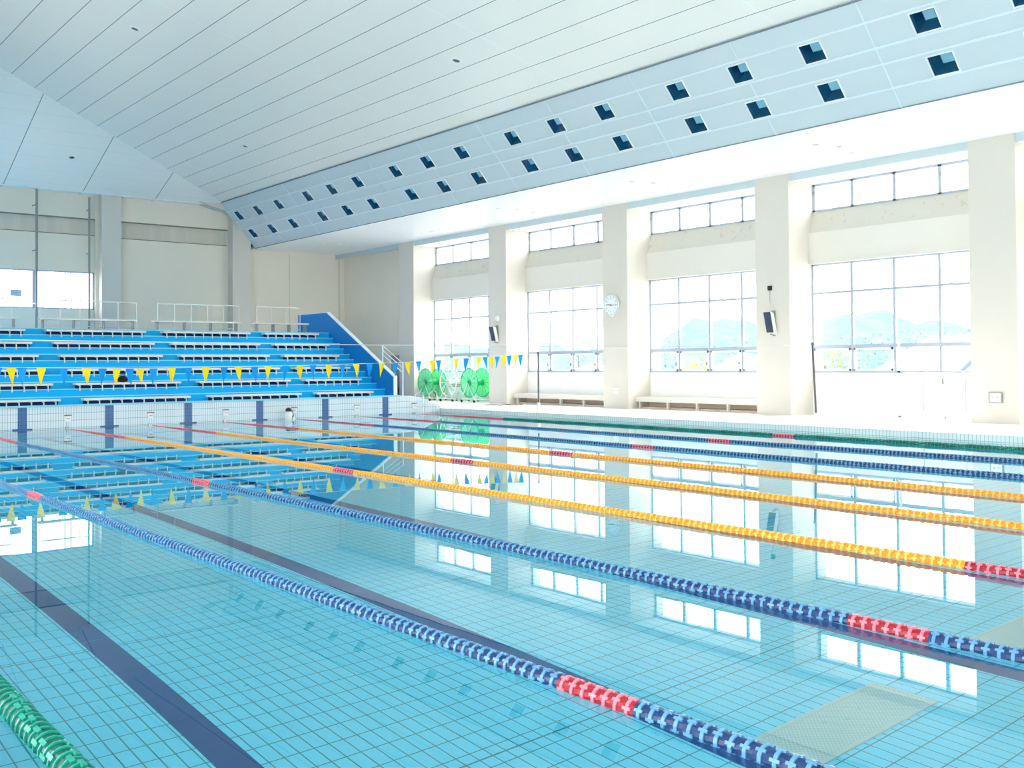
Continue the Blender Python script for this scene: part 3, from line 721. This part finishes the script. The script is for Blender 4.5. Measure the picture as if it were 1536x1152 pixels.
# small sensor and its cable above the nearer speaker
r = empty('wall_sensor', (CX, 17.18, 3.64), 'tiny dark box above the speaker right of the clock', 'sensor'); MB().box(-.07, 0, -.05, .05, -.06, .06).build('body', M['black'], r)
MB().tube([(-.02, 0, -.06), (-.02, .02, -.3), (-.02, -.02, -.55)], .008, 5).build('cable', M['rail'], r)
r = empty('wall_bell', (CX, 29.22, 3.3), 'small white bell on the column above the farther speaker', 'bell'); MB().lathe([(.02, -.1), (.08, -.09), (.1, -.03), (.1, 0)], (0, 0, 0), 'x', 14).build('dome', M['white'], r)
# socket boxes
def sbox(y, z, w, h, lab, frame):
    r = empty('socket_box', (CX, y, z), lab, 'socket')
    MB().box(-.05, 0, -w/2, w/2, -h/2, h/2).build('frame', frame, r)
    MB().box(-.056, -.05, -w/2+.03, w/2-.03, -h/2+.025, h/2-.025).build('plate', M['white'], r)
    for dy in (-.05, .05): MB().lathe([(.018, 0), (.016, -.006), (.003, -.006)], (-.056, dy, .01), 'x', 10).build('outlet', M['greypipe'], r)
sbox(11.06, .785, .30, .25, 'grey framed white socket box low on the rightmost column', M['greypipe'])
sbox(23.16, .76, .17, .17, 'small white socket plate low on the clock column', M['white'])
# light switch on the flank of the speaker column
sp = empty('light_switch', (23.3, COLS[3][1], 1.25), 'small white switch plate on the flank of a column', 'switch'); MB().box(-.04, .04, -.015, 0, -.08, .08).build('plate', M['rail'], sp); MB().box(-.015, .015, -.022, -.015, -.03, .03).build('rocker', M['white'], sp)
# rope anchors in the end wall, one per lane rope
for i in range(9):
    X = ROPE0+LANE*i+.02
    wn = ['at the green rope nearest the camera', 'at the nearest blue rope', 'at the second blue rope', 'at the nearest yellow rope', 'at the middle yellow rope', 'at the farthest yellow rope', 'at the blue rope beyond the yellow ones', 'at the farthest blue rope', 'at the far green rope'][i]
    r = empty('rope_anchor', (X, YE, .28), 'small white anchor plate in the end wall %s' % wn, 'anchor', 'white anchor plates along the pool end wall')
    MB().box(-.08, .08, -.03, .02, -.1, .06).build('plate', M['white'], r); MB().box(-.09, .09, -.06, .02, .06, .08).build('hood', M['darkpole'], r); MB().tube([(-.04, -.03, -.02), (-.04, -.06, -.02), (.04, -.06, -.02), (.04, -.03, -.02)], .008, 5).build('hook', M['steel'], r)
# white canister with black cap by the end wall
cn = empty('float_canister', (14.15, 28.4, -.06), 'white canister with black cap floating at the end wall', 'canister')
MB().lathe([(.05, 0), (.1, .02), (.11, .2), (.09, .28), (.06, .3)], (0, 0, 0), 'z', 14).build('body', M['white'], cn)
MB().lathe([(.07, .3), (.09, .31), (.09, .37), (.05, .41), (.01, .42)], (0, 0, 0), 'z', 14).build('cap', M['black'], cn)
MB().tube([(.1, 0, .1), (.16, 0, .18), (.14, 0, .3), (.08, 0, .36)], .012, 6).build('handle', M['black'], cn)
# pool ladder in the far corner
ld = empty('pool_ladder', (19.45, YE-.02, 0), 'chrome pool ladder in the far corner by the reels', 'ladder')
for dx in (-.28, .28):
    MB().tube([(dx, -.06, -.9), (dx, -.06, .4), (dx, 0, .68), (dx, .2, .76), (dx, .42, .66), (dx, .5, .45), (dx, .5, .28)], .015, 8).build('rail', M['steel'], ld)
for zz in (-.7, -.4, -.1): MB().box(-.28, .28, -.12, -.02, zz, zz+.03).build('rung', M['steel'], ld)
# reels
def reel(y, lab, pale):
    r = empty('lane_rope_reel', (23.25, y, .2), lab, 'reel', 'storage reels beside the window'); zc = .74
    for dx in (-.28, .34):
        d_ = MB(); n = 24; Rr = .56
        d_.lathe([(Rr, -.012), (Rr, .012), (Rr-.03, .02), (Rr-.03, -.02)], (dx, 0, zc), 'x', n, True)
        for q in range(12):
            a = 2*PI*q/12; c_, s_ = math.cos(a), math.sin(a)
            d_.tube([(dx, c_*.1, zc+s_*.1), (dx, c_*(Rr-.02), zc+s_*(Rr-.02))], .012, 5)
        d_.lathe([(.12, -.03), (.12, .03), (.04, .03), (.04, -.03)], (dx, 0, zc), 'x', 14, True)
        fl_ = d_.build('flange', M['reelframe'] if pale else M['reelgreen'], r)
        if not pale:
            MB().lathe([(Rr-.03, -.004), (Rr-.03, .004), (.11, .004), (.11, -.004)], (dx, 0, zc), 'x', n, True).build('web', M['reelweb'], fl_)
    MB().lathe([(.11, -.28), (.11, .34)], (0, 0, zc), 'x', 14).build('drum', M['reelframe'] if pale else M['reelgreen'], r)
    if pale:
        b = MB()
        for q in range(5): b.tube([(-.28, .16*math.cos(q*1.257), zc+.16*math.sin(q*1.257)), (.34, .16*math.cos(q*1.257), zc+.16*math.sin(q*1.257))], .015, 5)
        b.build('spindle_bars', M['darkpole'], r)
    b = MB()
    for dx in (-.36, .42):
        b.tube([(dx, -.42, .1), (dx, 0, zc), (dx, .42, .1)], .02, 6); b.tube([(dx, -.45, .1), (dx, .45, .1)], .02, 6)
    for dy in (-.45, .45): b.tube([(-.36, dy, .1), (.42, dy, .1)], .02, 6)
    b.build('frame', M['reelframe'], r)
    for dx in (-.36, .42):
        for dy in (-.4, .4): MB().lathe([(.05, -.02), (.05, .02)], (dx, dy, .05), 'x', 10).build('caster', M['black'], r)
reel(34.05, 'green lane rope reel farthest along, close to the last column', False)
reel(32.5, 'pale reel with dark spindle bars between two green reels', True)
reel(31.1, 'green lane rope reel half hidden by the speaker column', False)
# hose on the deck
hs = []
for q in range(60):
    a = q/59; hs.append((21.7+1.1*a+.12*math.sin(a*14), 28.2+.25*math.cos(a*11)-.3*a, .212))
ho = MB().tube(hs, .018, 6).build('hose', M['rubber']); tag(ho, 'brown hose lying on the deck at the foot of the speaker column', 'hose')

# ------------------------------------------------------------------ outdoors
g = MB().box(24.4, 700, -300, 700, -3.4, -3).box(-600, 24.4, 41.7, 700, -3.4, -3).build('ground', M['field']); tag(g, 'pale ground outside the windows', 'ground', kind='structure')
b = MB(); n = 220; hr_ = random.Random(3)
def hill_h(t): return 17+6*math.sin(t*3.1+.4)+4*math.sin(t*7.7)+2.2*math.sin(t*19)+1.3*math.sin(t*41)
vs = []
for q in range(n+1):
    a = math.radians(8+q*82/n); h = (hill_h(a*2)+hr_.uniform(-.8, .9))*(1.0 if a < 1.0 else max(.45, 1-(a-1.0)*1.4))
    for dd, f in ((330, -.2), (370, .35), (410, .75), (450, 1), (520, 1.1)):
        vs.append((dd*math.sin(a), dd*math.cos(a), -3+(h+4)*f*(1+.05*math.sin(q*.9+dd))))
fs2 = [(q*5+k, (q+1)*5+k, (q+1)*5+k+1, q*5+k+1) for q in range(n) for k in range(4)]
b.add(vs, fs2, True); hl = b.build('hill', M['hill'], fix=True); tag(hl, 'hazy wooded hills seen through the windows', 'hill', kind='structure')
def tree(x, y, h, cr, m, lab, group=None):
    r = empty('tree', (x, y, -3), lab, 'tree', group)
    MB().tube([(0, 0, 0), (.05, 0, h*.4), (-.05, .05, h*.8)], [.16, .12, .05], 7).build('trunk', M['bark'], r)
    b = MB(); rnd = random.Random(int(x*31+y*7))
    for q in range(420):
        d = Vector((rnd.gauss(0, 1), rnd.gauss(0, 1), rnd.gauss(0, 1))).normalized()*(cr*rnd.uniform(.45, 1.0)); d.z *= .85
        c = Vector((0, 0, h-cr*.8))+d; s_ = rnd.uniform(.1, .2)*cr*.5
        u = Vector((rnd.gauss(0, 1), rnd.gauss(0, 1), rnd.gauss(0, 1))).normalized(); v = u.orthogonal().normalized()
        b.quad(c-u*s_, c+v*s_*.6, c+u*s_, c-v*s_*.6)
    b.build('crown', m, r, fix=False)
def at(px, d):   # azimuth as measured from the camera position, distance in metres
    a = math.radians(px); return d*math.sin(a), d*math.cos(a)
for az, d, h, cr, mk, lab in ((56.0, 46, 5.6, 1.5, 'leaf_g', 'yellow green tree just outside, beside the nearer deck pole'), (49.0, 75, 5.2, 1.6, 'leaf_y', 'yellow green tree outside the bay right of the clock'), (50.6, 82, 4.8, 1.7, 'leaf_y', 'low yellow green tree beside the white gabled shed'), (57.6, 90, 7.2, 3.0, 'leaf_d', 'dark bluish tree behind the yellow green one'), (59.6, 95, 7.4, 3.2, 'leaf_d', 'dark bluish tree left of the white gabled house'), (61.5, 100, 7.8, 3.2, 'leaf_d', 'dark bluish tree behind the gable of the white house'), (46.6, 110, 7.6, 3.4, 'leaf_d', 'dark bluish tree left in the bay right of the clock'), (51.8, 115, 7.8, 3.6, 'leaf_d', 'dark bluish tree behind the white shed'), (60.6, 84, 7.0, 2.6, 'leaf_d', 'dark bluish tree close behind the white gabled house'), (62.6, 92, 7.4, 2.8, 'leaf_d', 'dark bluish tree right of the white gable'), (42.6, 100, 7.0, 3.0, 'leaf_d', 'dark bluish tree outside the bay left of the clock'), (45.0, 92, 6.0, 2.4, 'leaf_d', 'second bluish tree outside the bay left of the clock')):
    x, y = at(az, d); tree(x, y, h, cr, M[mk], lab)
def house(az, d, w, dep, hw, hr, rot, lab, rm):
    x, y = at(az, d); r = empty('house', (x, y, -3), lab, 'house'); r.rotation_euler = (0, 0, rot)
    MB().prism([(-w/2, 0), (w/2, 0), (w/2, hw), (0, hr), (-w/2, hw)], -dep/2, dep/2).build('wall', M['housewall'], r)
    b = MB(); o_ = .3; k_ = (hr-hw)/(w/2)
    b.prism([(-w/2-o_, hw-o_*k_), (0, hr), (w/2+o_, hw-o_*k_), (w/2+o_, hw-o_*k_+.15), (0, hr+.17), (-w/2-o_, hw-o_*k_+.15)], -dep/2-.3, dep/2+.3).build('roof', rm, r)
    for q in (-1, 1): MB().box(q*w*.22-.5, q*w*.22+.5, -dep/2-.03, -dep/2+.02, hw*.4, hw*.75).build('window', M['roofd'], r)
house(63.2, 60, 9, 8, 3.4, 5.9, math.radians(-30), 'white gabled house outside the glazed door', M['roofw'])
house(67.2, 42, 6, 7, 3.0, 5.4, math.radians(-100), 'house with a pale blue roof past the glazed door', M['roofd'])
house(51.7, 95, 5, 5, 4.0, 5.3, math.radians(-40), 'small white shed outside the bay right of the clock', M['roofw'])
house(43.4, 80, 6, 5, 3.4, 4.6, math.radians(-40), 'small white shed outside the bay left of the clock', M['roofw'])

# ------------------------------------------------------------------ light
W = bpy.data.worlds.new('sky'); SC.world = W; W.use_nodes = True
bg_ = W.node_tree.nodes['Background']; bg_.inputs[0].default_value = (1.0, .99, .975, 1); bg_.inputs[1].default_value = 5.0
sun = bpy.data.lights.new('sun', 'SUN'); sun.energy = 7.0; sun.angle = .009; sun.color = (1, .97, .92)
so = bpy.data.objects.new('sun', sun); COL.objects.link(so)
sd = Vector((-3, -2, -2.75)).normalized(); so.rotation_euler = sd.to_track_quat('-Z', 'Y').to_euler()

# ------------------------------------------------------------------ camera
f, cyp, yaw, pitch, roll = 1529.8177, 515.058, .67820, .02120, -.00750
Fv = Vector((math.sin(yaw)*math.cos(pitch), math.cos(yaw)*math.cos(pitch), math.sin(pitch)))
Rv = Vector((math.cos(yaw), -math.sin(yaw), 0)); Uv = Rv.cross(Fv)
c_, s_ = math.cos(roll), math.sin(roll); R2 = Rv*c_+Uv*s_; U2 = Rv*-s_+Uv*c_
cam = bpy.data.cameras.new('camera'); co = bpy.data.objects.new('camera', cam); COL.objects.link(co)
cam.sensor_width = 36; cam.sensor_fit = 'HORIZONTAL'; cam.lens = f*36/1536; cam.shift_y = -(576-cyp)/1536; cam.clip_end = 2000; cam.clip_start = .05
co.matrix_world = Matrix(((R2.x, U2.x, -Fv.x, 0), (R2.y, U2.y, -Fv.y, 0), (R2.z, U2.z, -Fv.z, 1.6), (0, 0, 0, 1)))
SC.camera = co
vs_ = SC.view_settings; vs_.view_transform = 'Standard'; vs_.look = 'None'; vs_.exposure = 1.14; vs_.gamma = 1; vs_.use_curve_mapping = False
SC.cycles.use_denoising = True
SC.cycles.max_bounces = 12; SC.cycles.diffuse_bounces = 6; SC.cycles.glossy_bounces = 5; SC.cycles.transmission_bounces = 8; SC.cycles.transparent_max_bounces = 12
SC.cycles.sample_clamp_indirect = 8
